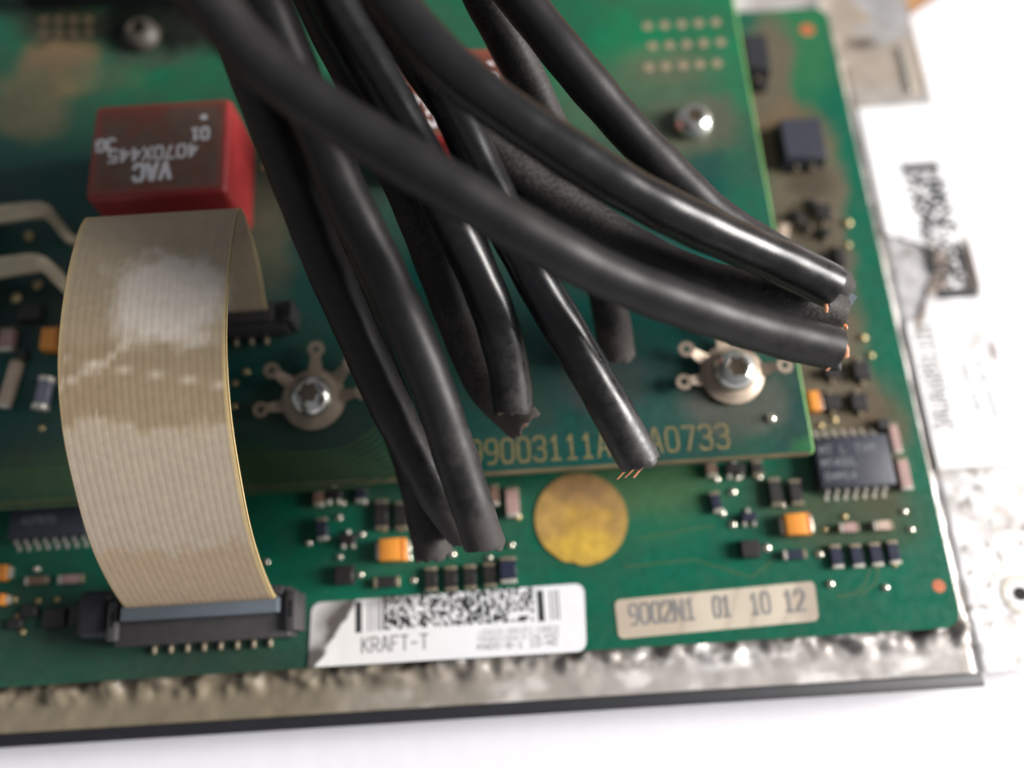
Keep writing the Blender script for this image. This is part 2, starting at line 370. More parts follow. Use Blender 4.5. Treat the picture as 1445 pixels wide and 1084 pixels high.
# big sticker on the plate
lx0, lx1 = P(1210, 155, ZP)[0]-.1, 70.0
ly0, ly1 = P(1340, 662, ZP)[1], P(1210, 155, ZP)[1]
def lab_x0(Y): return lx0+(Y-ly1)/(ly0-ly1)*(P(1340, 662, ZP)[0]-lx0)
V, f = grid(lx0, lx1, ly0, ly1, .25, ZP+.35)
px, py = proj(V); wn = (fbm(V[:, 0]*.8, V[:, 1]*.8)-.5)
poly = [(1190, 322), (1236, 326), (1290, 338), (1312, 352), (1326, 378), (1318, 398), (1308, 420), (1298, 446), (1286, 458), (1250, 470), (1190, 400)]
def inpoly(x, y, pl):
    r = np.zeros(len(x), bool); j = len(pl)-1
    for i in range(len(pl)):
        xi, yi = pl[i]; xj, yj = pl[j]
        r ^= ((yi > y) != (yj > y)) & (x < (xj-xi)*(y-yi)/(yj-yi+1e-9)+xi); j = i
    return r
hole = inpoly(px+wn*14, py+wn*14, poly)
lc = paint(V, (238, 238, 240), [(1322, 385, 20, 40, (122, 100, 84), .9, .5), (1372, 375, 17, 42, (70, 54, 42), .97, .4), (1299, 440, 9, 26, (122, 100, 84), .85, .5),
    (1402, 495, 12, 14, (120, 100, 95), .8, .6), (1375, 480, 10, 16, (190, 184, 182), .7, .6)], warp=9)
keep = [q for q in f if not all(hole[i] for i in q)]
used = sorted({i for q in keep for i in q}); mp = {k: i for i, k in enumerate(used)}
lab = obj('sticker', V[used], [[mp[i] for i in q] for q in keep], 'sticker_white', base, colors=lc[used])
tag(lab, 'white barcode sticker with a torn hole on the right of the plate')
zl = ZP+.37
cells = []; r0 = random.Random(11)
for i in range(34):
    tt = (i+.5)/34
    for j in range(9):
        if r0.random() < .56:
            pxl = 1275+tt*46+(j+.5)*5.9; pyl = 247+tt*160-(j)*.5
            p = P(pxl, pyl, zl); cells.append(box(p[0], p[1], zl, zl+.004, .72, .62))
vq, fq = join(cells); obj('barcode', vq, fq, 'ink', lab, smooth=False)
for (p0, p1) in (((1272, 239), (1324, 234)), ((1322, 416), (1379, 411))):
    a, b = P(*p0, zl), P(*p1, zl); V, f = box((a[0]+b[0])/2, (a[1]+b[1])/2, zl, zl+.006, b[0]-a[0], 1.5); obj('guard_bar', V, f, 'ink', lab, smooth=False)
a, b = P(1345, 606, zl), P(1312, 455, zl); r_, l_ = dir2(a, b)
V, f = text('3AUA6891101', a[:2], r_, (-r_[1], r_[0]), 2.4, l_*1.02, .36, zl, .004); obj('lettering', V, f, 'ink_grey', lab, smooth=False)
for (p0, p1, s_) in (((1392, 590), (1362, 508), 'T3MA1P82'), ((1412, 588), (1384, 505), 'SM34-8J2')):
    a, b = P(*p0, zl), P(*p1, zl); r_, l_ = dir2(a, b); V, f = text(s_, a[:2], r_, (-r_[1], r_[0]), 1.1, l_, .2, zl, .004); obj('lettering', V, f, 'ink_faint', lab, smooth=False)

# ------------------------------------------------------------------ main circuit board
GREEN = (12, 94, 72)
mainb = thing('circuit_board', (0, 50, ZB-1.6), 'large green lower circuit board crowded with small parts and stickers', 'circuit board')
def rounded_slab(x0, x1, y0, y1, z0, z1, r, seg=8):
    pts = []
    for cx_, cy_, a0_ in ((x1-r, y0+r, -90), (x1-r, y1-r, 0), (x0+r, y1-r, 90), (x0+r, y0+r, 180)):
        for k in range(seg+1):
            a_ = math.radians(a0_+90*k/seg); pts.append((cx_+r*math.cos(a_), cy_+r*math.sin(a_)))
    n = len(pts); V = [(x, y, z0) for x, y in pts]+[(x, y, z1) for x, y in pts]
    f = [[i, (i+1) % n, (i+1) % n+n, i+n] for i in range(n)]+[list(range(n))[::-1]]+[[i+n for i in range(n)]]
    return np.array(V), f, pts
V, f, pts = rounded_slab(-95, XR, YF, YT, ZB-1.6, ZB-.05, 2.4)
obj('substrate', V, f, 'board_edge_dirty', mainb, smooth=False)
V, f = grid(-95, XR, YF, YT, .4, ZB)
def round_corners(V, x0, x1, y0, y1, r):
    """slide the corner vertices of a rectangular sheet onto a rounded corner"""
    for cx_, cy_, sx, sy in ((x1-r, y0+r, 1, -1), (x1-r, y1-r, 1, 1)):
        m_ = ((V[:, 0]-cx_)*sx > 0) & ((V[:, 1]-cy_)*sy > 0)
        d = V[m_, :2]-np.array([cx_, cy_]); mx = np.abs(d).max(1); l = np.linalg.norm(d, axis=1)+1e-9
        V[m_, :2] = np.array([cx_, cy_])+d*(mx/l)[:, None]
    return V
V = round_corners(V, -95, XR, YF, YT, 2.4)
BR, DB, OL = (104, 93, 78), (66, 58, 48), (62, 88, 62)
blobs = [(1130, 60, 45, 80, (48, 116, 72), .7, .5), (1085, 130, 34, 110, BR, .95, .3), (1120, 205, 52, 62, (112, 92, 70), .9, .3), (1138, 290, 56, 75, BR, .97, .22), (1152, 390, 54, 80, BR, .97, .22), (1168, 490, 52, 80, BR, .97, .22),
    (1186, 575, 56, 66, BR, .95, .25), (1235, 640, 46, 90, (104, 84, 66), .7, .4),
    (1120, 420, 60, 90, DB, .5, .6), (1200, 735, 100, 45, (70, 72, 52), .7, .5), (1140, 255, 30, 22, DB, .7, .6), (1100, 700, 60, 40, (70, 76, 58), .45, .6),
   
    (900, 690, 110, 40, (72, 100, 66), .75, .4), (900, 745, 80, 34, (44, 98, 70), .5, .5), (650, 720, 100, 50, (56, 80, 62), .5, .5), (610, 790, 120, 25, (46, 84, 64), .45, .5),
    (500, 700, 70, 20, (60, 70, 58), .5, .5), (150, 930, 240, 45, (38, 64, 54), .85, .4), (330, 940, 130, 30, (40, 60, 50), .8, .4), (60, 870, 110, 40, (40, 56, 48), .7, .5), (420, 900, 40, 40, (40, 70, 58), .6, .5),
    (815, 790, 62, 14, (30, 84, 62), .5, .4)]
obj('solder_mask', V, f, 'solder_mask', mainb, colors=film(V, film(V, paint(V, GREEN, blobs), .14, (40, 70, 56)), .12, (72, 66, 54), .35, 50), sharp=None)

DOME = None
def dome_mesh():
    V, f = lathe([(1, 0), (.93, .28), (.74, .52), (.45, .68), (.15, .74)], 14)
    me = bpy.data.meshes.new('solder_joint'); me.from_pydata((V*S).tolist(), [], f); me.materials.append(MATS['solder']); me.shade_smooth(); return me
DOME = dome_mesh()
DOME2 = DOME.copy(); DOME2.materials.clear(); DOME2.materials.append(MATS['solder_dirty'])
def dot(board, zb, px, py, r=6., dirty=False):
    p = P(px, py, zb+.2); k = mmpx(px, py, zb)*r*.88
    return inst('solder_joint', DOME2 if dirty else DOME, board, (p[0], p[1], zb-.01), k)
def chip(board, zb, px, py, w_, h_, kind, hz=None, rot=0., ends='auto', name=None):
    """two-terminal part; w_,h_ = size in photo pixels seen from above"""
    k = mmpx(px, py, zb+.5); W, D = w_*k, h_*k
    hz = hz if hz else min(1.1, .6*min(W, D)+.25)
    p = P(px, py, zb+hz); m = {'dark': 'part_dark', 'navy': 'part_navy', 'brown': 'part_brown', 'pale': 'part_pale', 'pink': 'part_pink', 'tan': 'tantalum'}[kind]
    nm = name or ('resistor' if kind in ('dark', 'navy') else 'capacitor')
    along = 0 if W > D else 1; Lg = max(W, D); Sh = min(W, D); e = min(.45, Lg*.2)
    c, s = math.cos(rot), math.sin(rot)
    bw, bd = (Lg-2*e, Sh) if along == 0 else (Sh, Lg-2*e)
    V, f = box(p[0], p[1], zb+.03, zb+hz, bw, bd, rot, bev=.06, seg=1)
    o = obj(nm, V, f, m, board)
    for sgn in (-1, 1):
        dx, dy = ((Lg-e)/2*sgn, 0) if along == 0 else (0, (Lg-e)/2*sgn)
        ew, ed = (e, Sh*1.02) if along == 0 else (Sh*1.02, e)
        V, f = box(p[0]+dx*c-dy*s, p[1]+dx*s+dy*c, zb+.01, zb+hz*.98, ew, ed, rot, bev=.08, seg=1)
        obj('terminal', V, f, 'tin_dull' if (sgn > 0 or kind == 'dark') else 'tin', o)
    return o
def block(board, zb, px, py, w_, h_, m='part_dark', hz=1.0, rot=0., name='transistor', pins=((-.5, -1), (.5, -1), (0, 1)), pm='tin'):
    k = mmpx(px, py, zb+hz); W, D = w_*k, h_*k; p = P(px, py, zb+hz)
    V, f = box(p[0], p[1], zb+.12, zb+hz, W, D, rot, bev=.08, taper=.92, seg=1); o = obj(name, V, f, m, board)
    c, s = math.cos(rot), math.sin(rot)
    for (fx, sy) in pins:
        dx, dy = fx*W*.62, sy*(D/2+.25)
        V, f = box(p[0]+dx*c-dy*s, p[1]+dx*s+dy*c, zb+.01, zb+hz*.45, .45, .7, rot, bev=.08, seg=1); obj('pin', V, f, pm, o)
    return o
def tantalum(board, zb, px, py, w_, h_, hz=1.7, band=1, name='tantalum_capacitor'):
    k = mmpx(px, py, zb+hz); W, D = w_*k, h_*k; p = P(px, py, zb+hz)
    V, f = box(p[0], p[1], zb+.1, zb+hz, W, D, 0, bev=.12, taper=.96); o = obj(name, V, f, 'tantalum', board)
    V, f = box(p[0]+W*.40*band, p[1], zb+hz-.2, zb+hz+.012, W*.10, D*.90); obj('polarity_band', V, f, 'tantalum_band', o, smooth=False)
    for sg in (-1, 1):
        V, f = box(p[0]+sg*(W/2+.22), p[1], zb+.02, zb+hz*.55, .45, D*.72, bev=.1); obj('terminal', V, f, 'tin', o)
    return o
def pinmesh():
    prof = [(0, 1.05), (.30, 1.05), (.52, .85), (.62, .28), (.80, .12), (1.25, .10)]; wd = .21; V = []; f = []
    for y, z in prof: V += [(-wd, -y, z), (wd, -y, z), (wd, -y, z-.18 if z > .2 else z-.09), (-wd, -y, z-.18 if z > .2 else z-.09)]
    for i in range(len(prof)-1):
        for j in range(4):
            k = (j+1) % 4; f.append([i*4+j, i*4+k, (i+1)*4+k, (i+1)*4+j])
    n = len(prof)-1; f.append([n*4, n*4+1, n*4+2, n*4+3]); f.append([3, 2, 1, 0])
    me = bpy.data.meshes.new('pin'); me.from_pydata((np.array(V)*S).tolist(), [], f); me.materials.append(MATS['tin']); me.shade_flat(); return me
PIN = pinmesh()
def soic(board, zb, x0, x1, y0, y1, n, lines, hz=2.1, pitch=1.27, label=None, dot1=True):
    cx_, cy_ = (x0+x1)/2, (y0+y1)/2
    V, f = box(cx_, cy_, zb+.25, zb+hz, x1-x0, y1-y0, bev=.12, taper=.95); o = obj('integrated_circuit', V, f, 'chip_black', board)
    if label: o['label'] = label
    for i in range(n):
        x = cx_+(i-(n-1)/2)*pitch
        inst('pin', PIN, o, (x, y0+.1, zb), (1, 1, 1))
        inst('pin', PIN, o, (x, y1-.1, zb), (1, 1, 1), math.pi)
    for s_, fx, fy, ww, hh in lines:
        V, f = text(s_, (x0+fx*(x1-x0), y0+fy*(y1-y0)), (1, 0), (0, 1), hh, ww, .17, zb+hz, .004); obj('lettering', V, f, 'chip_print', o, smooth=False)
    return o

# right-hand chip and the small parts round it
a = P(1158, 691, 2.2); b = P(1264, 614, 2.2)
soic(mainb, ZB, a[0], b[0]-.9, a[1], P(1200, 613, 2.2)[1], 7, [('MT L TVM', .08, .66, 7.6, 1.05), ('MT40DL', .08, .42, 4.9, .95), ('04M14', .10, .17, 4.2, .95)], label='dark logic chip with printed lettering beside the raised board')
R = mainb
chip(R, 0, 1004, 662, 13, 22, 'brown'); block(R, 0, 1038, 660, 28, 16); chip(R, 0, 1069, 660, 14, 24, 'dark')
chip(R, 0, 1011, 708, 13, 30, 'navy', rot=.12); block(R, 0, 1058, 729, 22, 13, 'part_navy')
chip(R, 0, 1095, 694, 16, 40, 'dark', hz=1.1); chip(R, 0, 1124, 694, 16, 36, 'dark', hz=1.1)
tantalum(R, 0, 1127, 739, 36, 31); block(R, 0, 1060, 774, 28, 26, hz=1.3, pins=((.5, 0),)); chip(R, 0, 1122, 782, 32, 13, 'navy')
for x, y in ((1181, 785), (1210, 784), (1237, 782), (1262, 779)): chip(R, 0, x, y, 15, 33, 'navy', hz=.8)
chip(R, 0, 1199, 744, 27, 13, 'pink'); chip(R, 0, 1247, 741, 28, 13, 'pale')
chip(R, 0, 1264, 618, 12, 44, 'pink', hz=1.0); chip(R, 0, 1277, 668, 15, 46, 'pink', hz=1.0); block(R, 0, 1247, 598, 16, 16, pins=())
for x, y, r in ((1034, 694, 7), (1034, 740, 7), (1082, 773, 8), (1157, 782, 7), (1172, 824, 7), (1250, 829, 6.5), (1276, 722, 6), (1286, 747, 6), (1192, 729, 5), (1041, 674, 6.5), (1071, 673, 6.5), (1011, 676, 6), (1019, 724, 6.5), (1104, 712, 7), (1236, 797, 5.5), (1263, 796, 5.5), (1165, 747, 4.5), (1063, 740, 4.5)):
    dot(R, 0, x, y, r, r < 6)
# upper right column
block(R, 0, 1134, 194, 62, 70, 'chip_black', 3.0, name='power_inductor', pins=((-.3, -1), (.3, -1), (-.3, 1), (.3, 1)), pm='tin_dull')
block(R, 0, 1068, 72, 36, 62, 'chip_side', 3.0, name='diode', pins=((0, -1), (0, 1)), pm='tin_dull')
block(R, 0, 1075, 118, 20, 14, 'part_dark', 1.4, pins=())
for x, y, w_, h_ in ((1127, 304, 12, 20), (1163, 297, 22, 26), (1166, 326, 12, 14), (1187, 362, 14, 32), (1175, 524, 20, 16), (1217, 521, 24, 28), (1175, 566, 22, 24), (1214, 566, 24, 26), (1148, 285, 10, 12), (1140, 318, 9, 10)):
    block(R, 0, x, y, w_, h_, 'part_dark', 1.2, pins=((0, -1), (0, 1)), pm='tin_dull')
chip(R, 0, 1106, 325, 14, 26, 'pale', rot=-.3); tantalum(R, 0, 1150, 565, 18, 30, band=1)
for x, y, r in ((1196, 314, 7.5), (1177, 592, 6), (1218, 476, 7), (1229, 501, 6), (1197, 345, 5), (1158, 600, 5), (1150, 310, 5), (1130, 290, 5)): dot(R, 0, x, y, r, True)
def pad(board, zb, px, py, r, m='copper_pad', name='fiducial_mark'):
    p = P(px, py, zb); k = mmpx(px, py, zb)*r; V, f = lathe([(k, 0), (k, .025), (k*.2, .03)], 20, (p[0], p[1], zb+.004)); return obj(name, V, f, m, board)
pad(R, 0, 1325, 827, 9); pad(R, 0, 1139, 42, 10)
# front-middle group
chip(R, 0, 449, 702, 13, 24, 'brown'); block(R, 0, 470, 697, 22, 14); chip(R, 0, 509, 697, 14, 24, 'navy'); chip(R, 0, 454, 746, 14, 32, 'navy', rot=.1)
block(R, 0, 490, 760, 22, 14); chip(R, 0, 538, 726, 17, 42, 'dark', hz=1.1); chip(R, 0, 566, 727, 17, 40, 'dark', hz=1.1); tantalum(R, 0, 553, 775, 38, 32)
block(R, 0, 485, 811, 27, 28, hz=1.3, pins=((.5, 0),)); chip(R, 0, 545, 821, 36, 14, 'dark')
for x, y in ((608, 817), (636, 816), (663, 814), (691, 811)): chip(R, 0, x, y, 16, 34, 'dark', hz=.8)
chip(R, 0, 717, 804, 22, 36, 'navy', hz=1.2); chip(R, 0, 723, 708, 18, 42, 'pink', hz=1.2); chip(R, 0, 697, 698, 13, 30, 'brown')
for x, y, r in ((483, 709, 6), (515, 709, 5.5), (478, 730, 6), (435, 766, 6), (479, 786, 6), (510, 754, 6), (541, 746, 6.5), (566, 745, 6.5), (576, 774, 5.5), (577, 788, 5.5), (508, 811, 6), (559, 821, 6), (584, 819, 6), (601, 787, 5.5), (638, 782, 7), (721, 769, 6), (641, 746, 5.5), (730, 729, 6.5), (375, 793, 6), (690, 787, 5.5)):
    dot(R, 0, x, y, r, r == 6.5)
# front-left chip group
a = P(9, 763, 2.0); b = P(124, 712, 2.0)
soic(mainb, ZB, a[0]-.2, b[0]+.3, a[1], a[1]+6.6, 8, [('2L 3008', .16, .62, 5.6, .95), ('41PM78', .18, .30, 4.6, .95)], hz=2.0, pitch=1.28, label='dark logic chip half hidden by the ribbon cable')
chip(R, 0, 50, 819, 32, 11, 'brown'); chip(R, 0, 98, 817, 34, 12, 'pink'); tantalum(R, 0, -8, 808, 26, 22); tantalum(R, 0, -10, 846, 24, 16)
for x, y, r in ((51, 803, 6), (80, 846, 5), (31, 892, 5), (24, 870, 5), (53, 848, 5), (20, 846, 5)): dot(R, 0, x, y, r, x != 51)
for x, y, w_, h_ in ((75, 872, 34, 26), (110, 868, 30, 30), (40, 862, 22, 18), (20, 880, 20, 16)): block(R, 0, x, y, w_, h_, 'part_dark', 1.0, pins=())
# faint copper traces under the mask
def trace(board, zb, pts, wd=.22, m='trace_line', lift=.02):
    P3 = [P(x, y, zb) for x, y in pts]; V = []; f = []
    for i, p in enumerate(P3):
        d = P3[min(i+1, len(P3)-1)]-P3[max(i-1, 0)]; d = d/np.linalg.norm(d); n = np.array([-d[1], d[0], 0])*wd/2
        V += [p-n+[0, 0, lift], p+n+[0, 0, lift]]
    for i in range(len(P3)-1): f.append([2*i, 2*i+2, 2*i+3, 2*i+1])
    return obj('copper_trace', np.array(V), f, m, board, smooth=False)
for pts in ([(1060, 815), (1085, 795), (1098, 780)], [(1180, 842), (1208, 838), (1222, 822), (1228, 800)], [(1215, 840), (1236, 822), (1240, 800)], [(905, 760), (985, 745), (1010, 742)], [(880, 800), (980, 790), (1060, 815)]):
    trace(R, 0, pts, .2)
# gold round sticker
p = P(820, 732, .1); rr = 65*mmpx(820, 732, 0)
bm = bmesh.new(); bmesh.ops.create_circle(bm, cap_ends=True, radius=rr, segments=64); bmesh.ops.inset_region(bm, faces=bm.faces[:], thickness=.05)
V, f = bm_out(bm)
n_r, n_a = 26, 72; V = [(p[0], p[1], .18)]; f = []
for i in range(1, n_r+1):
    for j in range(n_a):
        a_ = 2*math.pi*j/n_a; r_ = rr*i/n_r; notch = 1-.05*math.exp(-((a_-4.45)/.10)**2)-.02*math.exp(-((a_-4.0)/.2)**2) if i == n_r else 1
        V.append((p[0]+r_*notch*math.cos(a_), p[1]+r_*notch*math.sin(a_), .18))
for j in range(n_a): f.append([0, 1+j, 1+(j+1) % n_a])
for i in range(n_r-1):
    for j in range(n_a):
        k = (j+1) % n_a; f.append([1+i*n_a+j, 1+(i+1)*n_a+j, 1+(i+1)*n_a+k, 1+i*n_a+k])
b0 = len(V)
for j in range(n_a): V.append((V[1+(n_r-1)*n_a+j][0], V[1+(n_r-1)*n_a+j][1], .01))
for j in range(n_a): k = (j+1) % n_a; f.append([1+(n_r-1)*n_a+j, b0+j, b0+k, 1+(n_r-1)*n_a+k])
V = np.array(V)
gc = paint(V, (176, 140, 56), [(820, 688, 75, 26, (146, 112, 74), .95, .6), (765, 735, 26, 34, (166, 132, 76), .8, .6), (840, 738, 34, 12, (158, 124, 66), .6, .6), (875, 740, 14, 40, (150, 120, 70), .6, .6), (820, 768, 40, 18, (204, 168, 62), .7, .6)], warp=14)
tag(obj('round_sticker', V, f, 'gold_sticker', mainb, colors=gc), 'round mustard-yellow paper sticker stained brown')
# barcode sticker KRAFT-T
c0, c1, c2, c3 = P(435, 942, .1), P(828, 919, .1), P(824, 823, .1), P(440, 851, .1)
def quad_grid(c0, c1, c2, c3, nu, nv, zf):
    V = []
    for j in range(nv+1):
        for i in range(nu+1):
            u, v = i/nu, j/nv; q = (c0*(1-u)+c1*u)*(1-v)+(c3*(1-u)+c2*u)*v; V.append((q[0], q[1], zf(u, v)))
    f = [[j*(nu+1)+i, j*(nu+1)+i+1, (j+1)*(nu+1)+i+1, (j+1)*(nu+1)+i] for j in range(nv) for i in range(nu)]
    return np.array(V), f
def round_quad(V, nu, nv, ru, rv):
    """pull in the corners of a quad grid"""
    A = V.reshape(nv+1, nu+1, 3)
    return A.reshape(-1, 3)
def zst(u, v): return .10+.35*max(0, .1-u)*(1-v)*6*.5
nu, nv = 130, 36
V, f = quad_grid(c0, c1, c2, c3, nu, nv, zst)
U = np.tile(np.linspace(0, 1, nu+1), nv+1); Vv = np.repeat(np.linspace(0, 1, nv+1), nu+1)
w_mm, h_mm = np.linalg.norm(c1-c0), np.linalg.norm(c3-c0)
def corner_keep(V, f, U, Vv, w_mm, h_mm, r, corners):
    """round sheet corners by sliding vertices"""
    V = V.copy()
    for cu, cv in corners:
        du = (r-np.abs(U-cu)*w_mm); dv = (r-np.abs(Vv-cv)*h_mm); m_ = (du > 0) & (dv > 0)
        mx = np.maximum(du, dv); l = np.sqrt(du**2+dv**2)+1e-9; k = mx/l
        eu = (c1-c0)/w_mm*(1 if cu == 0 else -1); ev = (c3-c0)/h_mm*(1 if cv == 0 else -1)
        V[m_] += (du*(1-k))[m_, None]*eu*[1, 1, 0]+(dv*(1-k))[m_, None]*ev*[1, 1, 0]
    return V
V = corner_keep(V, f, U, Vv, w_mm, h_mm, 1.2, [(1, 1), (1, 0), (0, 1)])
px, py = proj(V)
stc = np.tile(s2l((232, 232, 236)), (len(V), 1))
wob = (fbm(V[:, 0]*.9, V[:, 1]*.9)-.5)
dline = (px-(447+(940-py)*.62))+wob*10                   # the dirty triangle left of the diagonal smear
a_ = (1-sstep(-4, 2, dline))*(.22+.45*sstep(-75, -3, dline)+.5*sstep(.35, .7, fbm(V[:, 0]*.3+3, V[:, 1]*.35, 3))*sstep(-60, -5, dline)); a_ = np.clip(a_, 0, .95)[:, None]
stc = stc*(1-a_)+s2l((62, 52, 46))*a_
b_ = (.8*np.exp(-((px-548)/38)**2-((py-846-(548-px)*.1)/9)**2))[:, None]; stc = stc*(1-b_)+s2l((70, 60, 54))*b_
y_ = (sstep(700, 480, px)*.35)[:, None]*(1-a_)*(1-b_); stc = stc*(1-y_)+s2l((214, 206, 192))*y_
kr = obj('barcode_sticker', V, f, 'sticker_white', mainb, colors=stc); tag(kr, 'white barcode sticker with a dirt-smeared corner')
V, f = quad_grid(c0, c1, c2, c3, 2, 2, lambda u, v: .03)
def on_st(px, py): return P(px, py, .13)
zs = .105
cells = []; r0 = random.Random(5)
for i in range(62):
    for j in range(13):
        if r0.random() < .5 or (i < 1):
            pxl = 541+(i+.5)*3.42; pyl = 887-j*3.7-(i*3.42)*.062
            k = mmpx(pxl, pyl, .1); p = P(pxl, pyl, zs); cells.append(box(p[0], p[1], zs, zs+.004, 3.5*k, 3.8*k))
vq, fq = join(cells); obj('matrix_code', vq, fq, 'ink', kr, smooth=False)
for xa, wd_ in ((507, 9), (764, 9)):
    a, b = P(xa, 893-(xa-507)*.062, zs), P(xa-2, 849-(xa-507)*.062, zs); V, f = box((a[0]+b[0])/2, (a[1]+b[1])/2, zs, zs+.006, wd_*.09, b[1]-a[1]); obj('guard_bar', V, f, 'ink', kr, smooth=False)
for xa in (521, 527, 534, 538, 778, 784, 789):
    a, b = P(xa, 892-(xa-507)*.062, zs), P(xa-2, 850-(xa-507)*.062, zs); V, f = box((a[0]+b[0])/2, (a[1]+b[1])/2, zs, zs+.005, .22, b[1]-a[1]); obj('guard_bar', V, f, 'ink_grey', kr, smooth=False)
a, b = P(511, 921, zs), P(606, 915, zs); r_, l_ = dir2(a, b)
V, f = text('KRAFT-T', a[:2], r_, (-r_[1], r_[0]), 1.75, l_*1.02, .26, zs, .004); obj('lettering', V, f, 'ink_grey', kr, smooth=False)
for k_, (s_, m_) in enumerate((('-0410-SM1P1-UND3', 'ink_faint'), ('TM4N1CN4-F1NLAND', 'ink_faint'), ('KND0-8-1 10-MC', 'ink_grey'))):
    a, b = P(674, 897+k_*10, zs), P(790, 890+k_*10, zs); r_, l_ = dir2(a, b); V, f = text(s_, a[:2], r_, (-r_[1], r_[0]), .62, l_, .13, zs, .004); obj('lettering', V, f, m_, kr, smooth=False)
# beige sticker with pen-like print
c0, c1, c2, c3 = P(873, 902, .1), P(1156, 876, .1), P(1149, 820, .1), P(867, 847, .1)
V, f = quad_grid(c0, c1, c2, c3, 110, 24, lambda u, v: .09+.03*math.sin(u*19)*math.sin(v*3))
U = np.tile(np.linspace(0, 1, 111), 25); Vv = np.repeat(np.linspace(0, 1, 25), 111)
V = corner_keep(V, f, U, Vv, np.linalg.norm(c1-c0), np.linalg.norm(c3-c0), .7, [(0, 0), (1, 0), (0, 1), (1, 1)])
bl = [(905, 872, 60, 40, (176, 160, 142), .7, .5), (1142, 845, 20, 40, (172, 156, 142), .7, .4)]
cc = paint(V, (200, 188, 170), bl, warp=8)
px, py = proj(V); crease = (fbm(U*9, Vv*3+U*6, 3))
for x0_ in (968, 1030, 1068, 1112):
    a_ = (.30*np.exp(-((px-(x0_-(py-862)*.35)+(crease-.5)*16)/5)**2))[:, None]; cc = cc*(1-a_)+s2l((140, 122, 108))*a_
bs = obj('serial_sticker', V, f, 'sticker_white', mainb, colors=cc); tag(bs, 'creased beige serial number sticker near the board edge')
zs = .135
for s_, p0, p1 in (('9002N1', (890, 882), (985, 873)), ('01', (1009, 871), (1036, 869)), ('10', (1062, 867), (1092, 864)), ('12', (1110, 863), (1142, 860))):
    a, b = P(*p0, zs), P(*p1, zs); r_, l_ = dir2(a, b); V, f = text(s_, a[:2], r_, (-r_[1]+.05, r_[0]), 2.5, l_*1.02, .34, zs, .004); obj('lettering', V, f, 'ink_grey', bs, smooth=False)

# ------------------------------------------------------------------ raised circuit board
upb = thing('circuit_board', (-15, 60, ZU-1.6), 'smaller green circuit board raised above the lower board on screws', 'circuit board')
V, f = grid(-95, UXR-.36, UYF+.3, UYT, .4, ZU)
TEAL = (14, 72, 66); GRN = (22, 100, 68)
blobs = [(560, 60, 620, 150, GRN, .9, .35), (960, 60, 120, 130, (26, 116, 76), .8, .4), (1060, 60, 40, 600, (40, 120, 82), .35, .5),
    (980, 175, 62, 42, (98, 92, 78), .85, .35), (880, 150, 100, 60, (84, 96, 78), .6, .6), (945, 95, 60, 26, (110, 104, 84), .6, .6), (905, 190, 60, 40, (70, 78, 66), .5, .6),
    (85, 95, 55, 42, (128, 104, 76), .95, .25), (45, 150, 50, 48, (104, 100, 74), .9, .3), (150, 110, 50, 20, (76, 100, 72), .6, .5), (210, 75, 60, 22, (66, 66, 60), .7, .5), (95, 34, 70, 28, (40, 36, 27), .95, .4), (225, 20, 95, 52, (12, 13, 12), .98, .35), (330, 10, 100, 60, (12, 14, 12), .98, .35), (60, 8, 90, 16, (24, 40, 30), .8, .5),  # near-black blobs here paint shade over the back left corner
    (760, 265, 40, 70, (142, 120, 84), .8, .5), (670, 250, 60, 60, (92, 92, 72), .6, .5), (560, 300, 200, 60, (60, 80, 66), .5, .6),
    (850, 540, 62, 44, (66, 68, 68), .75, .25), (760, 540, 40, 60, (52, 74, 70), .5, .5), (940, 560, 60, 60, (56, 84, 78), .5, .6), (1040, 570, 70, 46, (92, 88, 82), .75, .35),
    (430, 600, 120, 40, (58, 72, 62), .6, .5), (370, 340, 40, 100, (106, 104, 84), .7, .5), (400, 450, 60, 60, (52, 96, 88), .4, .6), (40, 440, 80, 60, (34, 40, 36), .7, .5), (60, 380, 70, 40, (44, 66, 66), .5, .5), (60, 620, 100, 30, (40, 70, 62), .5, .5),
    (250, 665, 330, 34, (62, 92, 58), .75, .35), (1138, 632, 20, 20, (34, 120, 66), .8, .5)]
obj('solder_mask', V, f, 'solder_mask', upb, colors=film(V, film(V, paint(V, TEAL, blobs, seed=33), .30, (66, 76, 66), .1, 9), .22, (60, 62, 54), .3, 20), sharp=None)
V, f = box((UXR-95)/2, (UYF+UYT)/2, ZU-1.6, ZU-.04, UXR+95, UYT-UYF, bev=0)
Vb, fb = V, f
bm = bmesh.new(); vs = [bm.verts.new(v) for v in Vb]; [bm.faces.new([vs[i] for i in q]) for q in fb]; bmesh.ops.bevel(bm, geom=list(bm.edges), offset=.46, segments=1, affect='EDGES'); V, f = bm_out(bm)
obj('substrate', V, f, 'board_edge', upb, smooth=False)
# dirty front edge strip
pr = [(UYF-.04, ZU-1.5), (UYF-.04, ZU-.46), (UYF+.29, ZU-.13), (UYF+.42, ZU-.6), (UYF+.42, ZU-1.5)]
V = np.array([(x, y, z) for x in (-94.5, UXR-.7) for y, z in pr]); f = [[k, (k+1) % 5, (k+1) % 5+5, k+5] for k in range(5)]+[[4, 3, 2, 1, 0], [5, 6, 7, 8, 9]]
obj('edge_grime', V, f, 'board_edge_dirty', upb, smooth=False)
for x0_, rowy in ((914, 37), (921, 65), (912, 95)):
    for i in range(5):
        pad(upb, ZU, x0_+i*24.0+(4 if rowy == 95 else 0), rowy-i*1.4, 7, 'pad_dull', 'test_pad')
for r_ in range(2):
    for i in range(4): pad(upb, ZU, 62+i*21, 28+r_*18, 6, 'pad_dark', 'test_pad')
a, b = P(664, 656, ZU), P(868, 640, ZU); r_, l_ = dir2(a, b)
